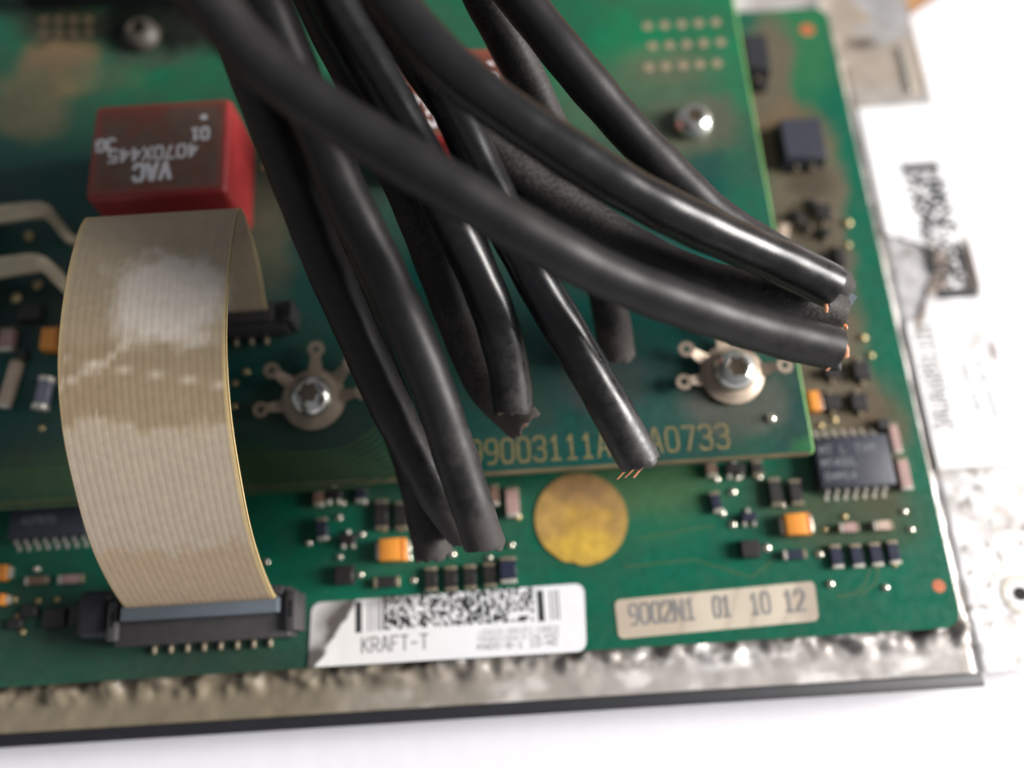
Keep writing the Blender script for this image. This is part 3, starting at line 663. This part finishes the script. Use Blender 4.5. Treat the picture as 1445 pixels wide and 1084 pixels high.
V, f = text('99003111A', a[:2], (1, 0), (0, 1), 3.05, l_, .34, ZU, .02); obj('lettering', V, f, 'trace_ink', upb, smooth=False)
a, b = P(895, 640, ZU), P(1034, 630, ZU); r_, l_ = dir2(a, b)
V, f = text('CA0733', a[:2], (1, 0), (0, 1), 3.05, l_*1.02, .34, ZU, .02); obj('lettering', V, f, 'trace_ink', upb, smooth=False)
for i in range(9):
    y = 632+i*6.6; trace(upb, ZU, [(-20, y+36*.98), (480+i*5, y+4-i*.2), (520+i*6, y-18-i*.2), (560+i*6, y-58)], .34)
for x, y, r in ((1088, 590, 9), (347, 524, 6), (332, 540, 5.5), (331, 573, 6), (40, 333, 9), (22, 420, 9), (52, 402, 8), (58, 604, 6), (328, 165, 6), (372, 235, 6)): dot(upb, ZU, x, y, r, x != 1088)
tantalum(upb, ZU, 69, 477, 26, 34, 1.8)
# melf diode and neighbours
p = P(62, 556, ZU+1.0); ax = np.array([.12, 1, 0]); ax /= np.linalg.norm(ax); k = mmpx(62, 556, ZU+1)
V, f = tube([p-ax*1.5, p+ax*1.5], 1.0, 20); dj = obj('diode', V, f, 'glass_diode', upb)
for sg in (-1, 1): V, f = tube([p+ax*sg*1.5, p+ax*sg*1.55, p+ax*sg*2.2, p+ax*sg*2.28], [.95, 1.1, 1.1, .9], 20); obj('terminal', V, f, 'tin', dj)
chip(upb, ZU, 12, 540, 15, 72, 'pale', hz=1.1, rot=-.16); chip(upb, ZU, 8, 478, 20, 34, 'pink', hz=1.2); block(upb, ZU, 40, 440, 34, 24, 'part_dark', 1.2, pins=())
block(upb, ZU, 28, 500, 16, 14, 'part_dark', 1.0, pins=())
# two pale flat leads bent down to the board
def lead(pts, wds, name='bent_lead'):
    C = catmull([PD_ for PD_ in pts], 8); n = len(C); wv = np.interp(np.linspace(0, len(pts)-1, n), range(len(pts)), wds); V = []; f = []
    for i in range(n):
        d = C[min(i+1, n-1)]-C[max(i-1, 0)]; d /= np.linalg.norm(d); sd = np.cross(d, [0, 0, 1.]); sd /= np.linalg.norm(sd); up_ = np.cross(sd, d)
        for (a_, b_) in ((-1, -.5), (1, -.5), (1, .5), (-1, .5)): V.append(C[i]+sd*a_*wv[i]/2+up_*b_*.7)
    for i in range(n-1):
        for j in range(4): k_ = (j+1) % 4; f.append([i*4+j, i*4+k_, (i+1)*4+k_, (i+1)*4+j])
    f.append([0, 1, 2, 3]); f.append([(n-1)*4+j for j in (3, 2, 1, 0)])
    return obj(name, np.array(V), f, 'lead_pale', upb, sharp=math.radians(60))
lead([P(-60, 308, ZU+5), P(0, 303, ZU+5), P(55, 297, ZU+4.6), P(75, 308, ZU+3.5), P(98, 336, ZU+.6), P(112, 342, ZU+.3)], [2.6, 2.6, 2.3, 1.3, 1.2, 1.2])
lead([P(-60, 385, ZU+4.2), P(0, 378, ZU+4.2), P(45, 372, ZU+4), P(68, 378, ZU+3), P(93, 404, ZU+.6), P(106, 416, ZU+.3)], [2.9, 2.9, 2.7, 1.7, 1.5, 1.5])
a = P(-60, 345, ZU+5); V, f = box(a[0]-4.4, a[1], ZU+.1, ZU+8, 9, 16, bev=.8); obj('choke', V, f, 'black_plastic', upb)
# transformers
def transformer(x0, x1, y0, y1, label, wear, mark):
    h = ZU+11; cx_, cy_ = (x0+x1)/2, (y0+y1)/2
    V, f = box(cx_, cy_, ZU+.05, h, x1-x0, y1-y0, bev=.9, taper=.985, seg=3); o = obj('transformer', V, f, 'red_case', upb); o['label'] = label
    V, f = grid(x0+.7, x1-.7, y0+.7, y1-.7, .3, lambda X, Y: h+.03+0*X)
    n_ = fbm(V[:, 0]*.2+wear, V[:, 1]*.2); m_ = sstep(.35, .65, n_)[:, None]
    ed = np.minimum(np.minimum(V[:, 0]-x0, x1-V[:, 0]), np.minimum(V[:, 1]-y0, y1-V[:, 1])); e_ = (1-sstep(.7, 1.9, ed))[:, None]*.7
    c = s2l((100, 78, 66))*(1-m_)+s2l((112, 62, 46))*m_; c = c*(1-e_)+s2l((146, 64, 56))*e_
    obj('top_face', V, f, 'case_top', o, colors=c)
    dx_ = np.array([cx_-TRC[0], cy_-TRC[1]])
    for s_, p0, p1, hh, th in mark:
        a, b = P(*p0, h+.03), P(*p1, h+.03); r_, l_ = dir2(a, b)
        V, f = text(s_, a[:2]+dx_, r_, (-r_[1], r_[0]), hh, l_, th, h+.03, .02); obj('lettering', V, f, 'white_ink', o, smooth=False)
    return o
TRC = (-43.9, 67.3)
MK = [('VAC', (240, 229), (184, 234), 2.3, .6), ('4070X445', (278, 203), (150, 213), 1.8, .34), ('01', (294, 180), (266, 183), 1.7, .36), ('.', (294, 165), (276, 166), 1.0, .7), ('JG', (163, 196), (132, 200), 1.6, .42)]
V, f = box(P(150, -20, ZU+6)[0], P(150, -8, ZU+6)[1]+8.5, ZU+.1, ZU+7, 30, 10, bev=.6); rl = obj('back_block', V, f, 'black_plastic', upb); tag(rl, 'plain black block at the back of the raised board')  # plain black block added to darken the back left corner
transformer(-53.1, -34.7, 60.0, 74.6, 'brick-red potted transformer behind the ribbon cable', 0, MK)
transformer(-15.0, 3.2, 65.6, 80.1, 'brick-red potted transformer glimpsed between the black cables', 5, MK)
# header connector on the raised board (under the ribbon)
def header(board, x0, x1, y0, y1, zb, hz, pins, ears, label=None):
    V, f = box((x0+x1)/2, (y0+y1)/2, zb+.3, zb+hz, x1-x0, y1-y0, bev=.15); o = obj('connector', V, f, 'connector_black', board)
    if label: o['label'] = label
    for x in pins:
        V, f = box(x, y0-.45, zb+.02, zb+.75, .5, 1.1, bev=.12, seg=1); obj('pin', V, f, 'tin_dull', o)
    for x in ears:
        V1 = box(x, (y0+y1)/2, zb+.2, zb+hz+.9, 1.3, (y1-y0)*.8, bev=.3); obj('latch', *V1, 'connector_black', o)
        V1 = box(x, (y0+y1)/2+.2, zb+hz+.6, zb+hz+.92, .55, 2.0); obj('latch_slot', *V1, 'void', o, smooth=False)
    return o
cy0 = P(340, 486, ZU)[1]
header(upb, -51.6, -28.9, cy0+.6, cy0+4.4, ZU, 3.6, [-32.2-2*i for i in range(9)], (-28.4, -52.2), 'dark ribbon connector on the raised board')
fy = P(300, 907, ZB)[1]
header(mainb, -50.9, -29.4, fy, fy+6.0, ZB, 4.65, [P(383-23.2*i, 906, 0)[0] for i in range(8)], (-29.0, -51.0), 'dark latched ribbon connector near the front edge')
# latch arm swung out at the left of the front connector
V, f = box(-54.2, fy+4.2, .3, 4.4, 4.6, 6.4, bev=.9, taper=.85, seg=3); obj('latch_block', V, f, 'black_plastic', mainb)

# ------------------------------------------------------------------ ribbon cable
rib = thing('ribbon_cable', (-40, 30, 6), 'wide yellowed flat ribbon cable arching between the two boards', 'ribbon cable')
YZ = [(fy+4.5, 5.6), (fy+4.9, 7.4), (13.2, 12.0), (16.6, 16.6), (21.2, 20.7), (27.7, 25.0), (35, 27.3), (43.3, 27.3), (49.6, 26.2), (52.9, 25.1), (54.2, 23.9), (54.0, 22.0), (52.4, 19.2), (50.0, 16.3), (cy0+3.1, 13.6), (cy0+2.5, 10.9)]
C = catmull([(0, y, z) for y, z in YZ], 10); NC = 22; WR = 18.3; X0r = -49.1
tn = np.gradient(C, axis=0); tn /= np.linalg.norm(tn, axis=1)[:, None]; nm = np.stack([0*tn[:, 0], -tn[:, 2], tn[:, 1]], 1)
us = np.linspace(0, NC, NC*8+1); prof = .016*np.abs(np.sin(us*math.pi))**.7
V = []; nS = len(us)
bk = np.linspace(0, NC, NC+1)
slant = lambda i: 0.45*(i/len(C))
for side in (1, -1):
    for i, c_ in enumerate(C):
        for u, h_ in zip(us, prof):
            V.append((X0r+u/NC*WR-.0, *(c_[1:]+nm[i][1:]*side*(.22+h_))))
V = np.array(V); M = len(C); f = []
V[:, 0] += .25*np.sin(V[:, 1]*.08)
for s_ in (0, 1):
    o_ = s_*M*nS
    for i in range(M-1):
        for j in range(nS-1):
            q = [o_+i*nS+j, o_+i*nS+j+1, o_+(i+1)*nS+j+1, o_+(i+1)*nS+j]; f.append(q if s_ == 0 else q[::-1])
for i in range(M-1):
    for j in (0, nS-1):
        f.append([i*nS+j, (i+1)*nS+j, M*nS+(i+1)*nS+j, M*nS+i*nS+j])
px, py = proj(V); U = np.clip((V[:, 0]-X0r)/WR, 0, 1)
wx = (fbm(V[:, 0]*.35, V[:, 1]*.35)-.5); wy = (fbm(V[:, 0]*.5+9, V[:, 1]*.5)-.5); wf = (fbm(V[:, 0]*1.6+4, V[:, 1]*1.6, 3)-.5); wx = wx+wf*.35; wy = wy+wf*.3
c = np.tile(s2l((172, 156, 132)), (len(V), 1))
def lay(c, a, col): a = np.clip(a, 0, 1)[:, None]; return c*(1-a)+s2l(col)*a
c = lay(c, .75*sstep(470, 500, py+wy*30)*(1-sstep(592, 604, py+wx*60)), (140, 122, 96))              # grimy band
c = lay(c, .55*sstep(300, 500, py)*(1-sstep(592, 604, py+wx*60))*(1-sstep(150, 175, px+wx*30)), (146, 126, 100))
c = lay(c, .8*(1-sstep(.72, 1.15, (np.abs((px-240+wx*44)/82)**3+np.abs((py-420+wy*40)/62)**3)**(1/3))), (216, 206, 196))   # paler soft-edged patch
c = lay(c, .38*(1-sstep(.3, 1.1, np.abs((py-(545-(px-85)*.62)+wx*26)/9)))*(px < 210)*sstep(.42, .55, fbm(V[:, 0]*1.1, V[:, 1]*1.1)), (224, 212, 196))
c = lay(c, .45*np.exp(-((py-(508+(px-90)*.16))/2.5)**2)*(px > 90), (222, 208, 190))
c = lay(c, .40*sstep(600, 612, py+wx*60)*(1-sstep(760, 790, py+wx*50)), (172, 160, 152))
c = lay(c, .55*sstep(765, 790, py+wx*40+wy*30), (160, 132, 102))
c = lay(c, .6*(1-sstep(0, .035, U))+.8*sstep(.972, 1, U), (206, 180, 124))
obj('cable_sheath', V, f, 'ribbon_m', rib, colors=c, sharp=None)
V, f = box(X0r+WR/2, fy+3.75, 4.7, 6.5, WR+1.0, 1.9, bev=.2); tag(obj('strain_relief', V, f, 'connector_bar', rib), 'blue-grey clamp bar at the end of the ribbon')
V, f = box(X0r+WR/2, fy+5.5, 4.7, 5.7, WR+1.6, 1.2, bev=.2); obj('plug', V, f, 'connector_black', rib)
V, f = box(X0r+WR/2, cy0+2.5, ZU+3.62, ZU+4.9, WR+1.2, 2.6, bev=.2); obj('plug', V, f, 'connector_black', rib)

# ------------------------------------------------------------------ screws and solder lugs
def screw(px, py, zb, label, m='steel', k=1.0):
    p = P(px, py, zb+2.4); R_ = 2.75*k
    prof = [(R_*.96, 0), (R_, .25), (R_, .7), (R_*.95, 1.25), (R_*.82, 1.8), (R_*.62, 2.2), (R_*.5, 2.35), (R_*.44, 2.3), (R_*.42, .7), (R_*.05, .65)]
    def rm(i, a_): return np.ones_like(a_) if i < 6 else (1+.13*np.cos(6*a_) if i < 9 else np.ones_like(a_))
    t = thing('torx_screw', (p[0], p[1], zb), label, 'screw', 'round-headed star screws')
    V, f = lathe(prof[:9], 48, (p[0], p[1], zb), rm); o = obj('head', V, f[:-1], m, t, sharp=math.radians(50))
    V, f = lathe([(R_*.5, .68), (R_*.5, .72)], 24, (p[0], p[1], zb)); obj('recess_floor', V, f, 'lug_metal', t)
    V, f = lathe([(1.4, -2.2-(zb-ZU)), (1.4, .2)], 20, (p[0], p[1], zb)); obj('shank', V, f, m, t)
    return p
def lug(p, label, angs):
    t = thing('solder_lug', (p[0], p[1], ZU), label, 'solder lug', 'star-shaped solder lugs')
    V, f = lathe([(1.5, .3), (3.7, .3), (4.1, .45), (4.1, .7), (3.7, .8), (3.1, 1.25), (2.9, 1.3), (1.5, 1.3)], 48, (p[0], p[1], ZU)); obj('ring', V, f, 'lug_metal', t)
    for a_ in angs:
        a_ = math.radians(a_); d = np.array([math.cos(a_), math.sin(a_), 0]); n = np.array([-d[1], d[0], 0]); c0_ = np.array([p[0], p[1], ZU])
        V = []; f = []; r0_, r1_ = 3.4, 6.6; z0_, z1_ = .75, 1.7; eye = 1.05; hole_ = .42; k = 20
        V += [c0_+d*r0_+n*.95+[0, 0, z0_], c0_+d*r0_-n*.95+[0, 0, z0_], c0_+d*(r1_-.9)-n*.55+[0, 0, z1_], c0_+d*(r1_-.9)+n*.55+[0, 0, z1_]]; f.append([0, 1, 2, 3])
        V += [v-np.array([0, 0, .3]) for v in V[:4]]; f += [[7, 6, 5, 4], [0, 4, 5, 1], [1, 5, 6, 2], [2, 6, 7, 3], [3, 7, 4, 0]]
        b_ = len(V)
        for rr_, zz in ((eye, z1_-.3), (eye, z1_+.02), (hole_, z1_+.02), (hole_, z1_-.3)):
            for j in range(k):
                q = 2*math.pi*j/k; V.append(c0_+d*(r1_+math.cos(q)*rr_)+n*math.sin(q)*rr_+[0, 0, zz])
        for r_ in range(4):
            for j in range(k):
                m_ = (j+1) % k; s_ = (r_+1) % 4; f.append([b_+r_*k+j, b_+r_*k+m_, b_+s_*k+m_, b_+s_*k+j])
        obj('eyelet_arm', np.array(V), f, 'lug_metal', t, smooth=False)
ps = screw(434, 553, ZU+1.32, 'star screw holding the solder lug between ribbon cable and black cables'); lug(ps, 'star-shaped solder lug with eyelets between ribbon cable and black cables', (2, 40, 86, 143, 191))
ps = screw(1041, 516, ZU+1.32, 'star screw on a solder lug under the long black cable'); lug(ps, 'star-shaped solder lug half covered by the long black cable', (3, 50, 100, 149, 189))
screw(981, 161, ZU+.05, 'bare star screw below the rows of test pads')
screw(192, 38, ZU+.05, 'darkened star screw at the back of the raised board behind the red transformer', 'steel_shaded')

# ------------------------------------------------------------------ black cables
DC = 4.7
def cable(pts, label, m='rubber_satin', cut=(0., 0.), strands=0, sdir=None, core=True, wear=1., glints=()):
    """pts: (px, py, depth) down to the cut end; depth in mm along the optical axis"""
    K = np.array([PD(x, y, d) for x, y, d in pts]); e0 = (K[0]-K[1])/np.linalg.norm(K[0]-K[1])
    K = np.concatenate([[K[0]+e0*40+[0, 0, 4], K[0]+e0*18+[0, 0, 1]], K]); C = catmull(K, 14)
    # resample evenly
    s = np.concatenate([[0], np.cumsum(np.linalg.norm(np.diff(C, axis=0), axis=1))]); n = int(s[-1]/.7); si = np.linspace(0, s[-1], n)
    C = np.stack([np.interp(si, s, C[:, k]) for k in range(3)], 1)
    for _ in range(6): C[1:-1] = (C[:-2]+2*C[1:-1]+C[2:])/4
    r_ = DC/2; ph = rnd.random()*9
    rad = np.array([r_*(1+.018*math.sin(i*.31+ph)+.012*math.sin(i*.83+ph)) for i in range(n)])
    seg = 36; T = C[-1]-C[-3]; T /= np.linalg.norm(T)
    V, f = tube(C, rad, seg, caps=False)
    f.append(list(range(seg))[::-1])
    # cut end: ragged rim, slightly rounded, then the face with its core hole
    ring = V[-seg:]; cen = C[-1]; rel = ring-cen; out = []
    jag = np.array([.22*math.sin(j*2*math.pi/seg*3+ph)+.16*math.sin(j*2*math.pi/seg*7+2*ph)+.10*math.sin(j*2*math.pi/seg*13+ph) for j in range(seg)])
    tilt = rel @ np.array([cut[0], cut[1], cut[2] if len(cut) > 2 else 0])
    for rr, dz in ((.985, .25), (.95, .40), (.80, .42), (.52, .36), (.50, -.5)):
        out.append(cen+rel*rr+T*(dz+(jag*(1. if rr > .6 else .4)+tilt*.5)[:, None]))
    b0 = len(V); V = np.concatenate([V]+out)
    prev = b0-seg
    for i in range(len(out)):
        cur = b0+i*seg
        for j in range(seg): k = (j+1) % seg; f.append([prev+j, prev+k, cur+k, cur+j])
        prev = cur
    f.append([prev+j for j in range(seg)])
    t = thing('black_cable', C[-1], label, 'cable', 'cut black cables hanging over the boards')
    tip = np.exp(-np.linalg.norm(V-cen, axis=1)/7.); tip *= wear*(.6+.8*fbm(V[:, 0]*.6, V[:, 1]*.6))
    obj('insulation', V, f, m, t, sharp=math.radians(70), colors=np.stack([np.clip(tip, 0, 1)]*3, 1))
    if core:
        N1 = np.cross(T, [0, 0, 1.]); N1 /= np.linalg.norm(N1); N2 = np.cross(T, N1); parts = []
        for (a_, q) in [(0, 0)]+[(k*60, .52) for k in range(6)]+[(k*30+15, .98) for k in range(12)]:
            o_ = cen+(N1*math.cos(math.radians(a_))+N2*math.sin(math.radians(a_)))*q*r_*.46
            parts.append(tube([o_-T*.6, o_+T*(.22+rnd.random()*.25)], .23, 8))
        V, f = join(parts); obj('copper_core', V, f, 'copper', t)
    for p0, p1, gr in glints:
        V, f = tube([PD(*p0), (PD(*p0)+PD(*p1))/2, PD(*p1)], [gr*.8, gr, gr*.7], 10); obj('copper_strand', V, f, 'copper', t)
    for k in range(strands):
        o_ = cen+T*.3+np.array([(k-strands/2)*.42, (k % 2)*.3-.1, -.25]); d = np.asarray(sdir, float); d = d/np.linalg.norm(d)
        l_ = 1.9+.7*rnd.random(); e_ = o_+d*l_+np.array([.2*rnd.random(), .2*rnd.random(), 0])
        V, f = tube(catmull([o_-d*.8, o_+d*l_*.5+[.1, .05, 0], e_], 5), .10, 8); obj('copper_strand', V, f, 'copper', t)
    return t

cable([(240, -60, 72), (300, 5, 73), (360, 80, 74), (440, 143, 75), (540, 207, 76), (648, 272, 77), (757, 337, 79), (868, 394, 82), (980, 436, 85), (1080, 468, 88), (1176, 492, 90)],
      'long black cable crossing over all the others, cut end by the solder lug', 'rubber_satin', (.2, -.3, -1.3), wear=.3, glints=[((1190, 483, 89), (1194, 503, 90), .45), ((1190, 500, 89.5), (1166, 523, 89), .14), ((1184, 506, 89.5), (1172, 517, 89), .2)])
cable([(500, -70, 77), (555, 5, 78), (620, 82, 79), (700, 148, 80), (800, 215, 82), (900, 276, 84), (1000, 325, 87), (1090, 365, 90), (1172, 404, 92)],
      'glossy black cable on top of the group pointing at the brown-stained board strip', 'rubber_glossy', (.1, .1, -.9), wear=.2, glints=[((1165, 428, 91), (1166, 440, 92), .26)])
cable([(560, 40, 92), (640, 150, 92), (720, 235, 92), (800, 290, 92.5), (880, 342, 93), (960, 385, 94), (1060, 412, 96), (1130, 426, 97), (1182, 444, 98)],
      'scuffed black cable squeezed between two longer ones with bright copper at its end', 'rubber_worn', (0, 0, -.9), wear=.5, glints=[((1186, 463, 95), (1189, 467, 96), .17), ((1193, 459, 95), (1195, 464, 96), .2)])
sq = bpy.data.objects['black_cable.002']
a, b = PD(1186, 446, 96), PD(1206, 416, 98); d_ = b-a; sd_ = np.cross(d_, [0, 0, 1.]); sd_ /= np.linalg.norm(sd_)
V = np.array([a-sd_*.38, a+sd_*.38, b+sd_*.38, b-sd_*.38]); V = np.concatenate([V, V-[0, 0, .2]])
obj('foil_tab', V, [[0, 1, 2, 3], [7, 6, 5, 4], [0, 4, 5, 1], [1, 5, 6, 2], [2, 6, 7, 3], [3, 7, 4, 0]], 'connector_bar', sq, smooth=False)
cable([(690, -60, 90), (735, 0, 91), (797, 78, 92), (848, 139, 93.5), (900, 198, 95), (952, 252, 96.5), (1010, 306, 98), (1080, 352, 100), (1150, 388, 102), (1182, 408, 103)],
      'satin black cable running closest to the bare star screw', 'rubber_satin')
cable([(660, -60, 93), (684, 0, 96), (727, 80, 98), (767, 165, 100), (804, 240, 102), (832, 310, 104), (850, 375, 106), (860, 430, 107.5), (871, 504, 108.5)],
      'black cable hanging straight down with dusty tip on the raised board', 'rubber_worn')
cable([(500, -70, 86), (555, 0, 87), (605, 80, 88), (655, 185, 89), (705, 295, 90), (758, 398, 91.5), (805, 478, 92.5), (850, 556, 93.5), (902, 650, 94.5)],
      'black cable with frayed copper wires poking from its cut end', 'rubber_glossy', (.3, .1), strands=6, sdir=(-1, -.95, -.35))
cable([(440, -60, 84), (480, 20, 85), (530, 105, 86), (578, 190, 87), (622, 275, 88), (665, 365, 90), (698, 445, 92), (717, 515, 94), (725, 575, 95)],
      'glossy black cable curling down to a notched end above the printed board number', 'rubber_glossy', (.0, .2))
cable([(420, -60, 93), (455, 20, 94), (500, 110, 95), (545, 205, 96), (588, 305, 97), (625, 400, 98.5), (655, 480, 100), (690, 550, 101), (738, 597, 101)],
      'scuffed black cable hooked sideways beneath the notched glossy cable', 'rubber_worn', wear=1.5)
cable([(345, -60, 80), (380, 10, 81), (412, 90, 83), (448, 180, 85), (490, 280, 86), (535, 370, 87), (578, 465, 88), (615, 560, 89.5), (648, 660, 91.5), (683, 766, 93)],
      'black cable with highlight reaching farthest over the front parts beside the gold sticker', 'rubber_satin', (.3, .3))
cable([(280, -60, 86), (318, 10, 87), (352, 100, 88), (398, 215, 90), (440, 325, 92), (490, 440, 93), (537, 545, 94.5), (585, 640, 96.5), (625, 708, 98.5), (655, 748, 100)],
      'black cable passing nearest the ribbon connector with its tip tucked behind another', 'rubber_satin')
cable([(300, -60, 97), (335, 10, 98), (372, 110, 99), (420, 240, 100), (470, 360, 100.5), (520, 480, 101), (562, 590, 102), (592, 690, 103), (612, 782, 103)],
      'black cable ending just above the orange capacitor', 'rubber_satin')

for o in bpy.data.objects:
    if o.type == 'MESH' and o.parent is None and 'kind' not in o and 'label' not in o: o['label'] = o.name
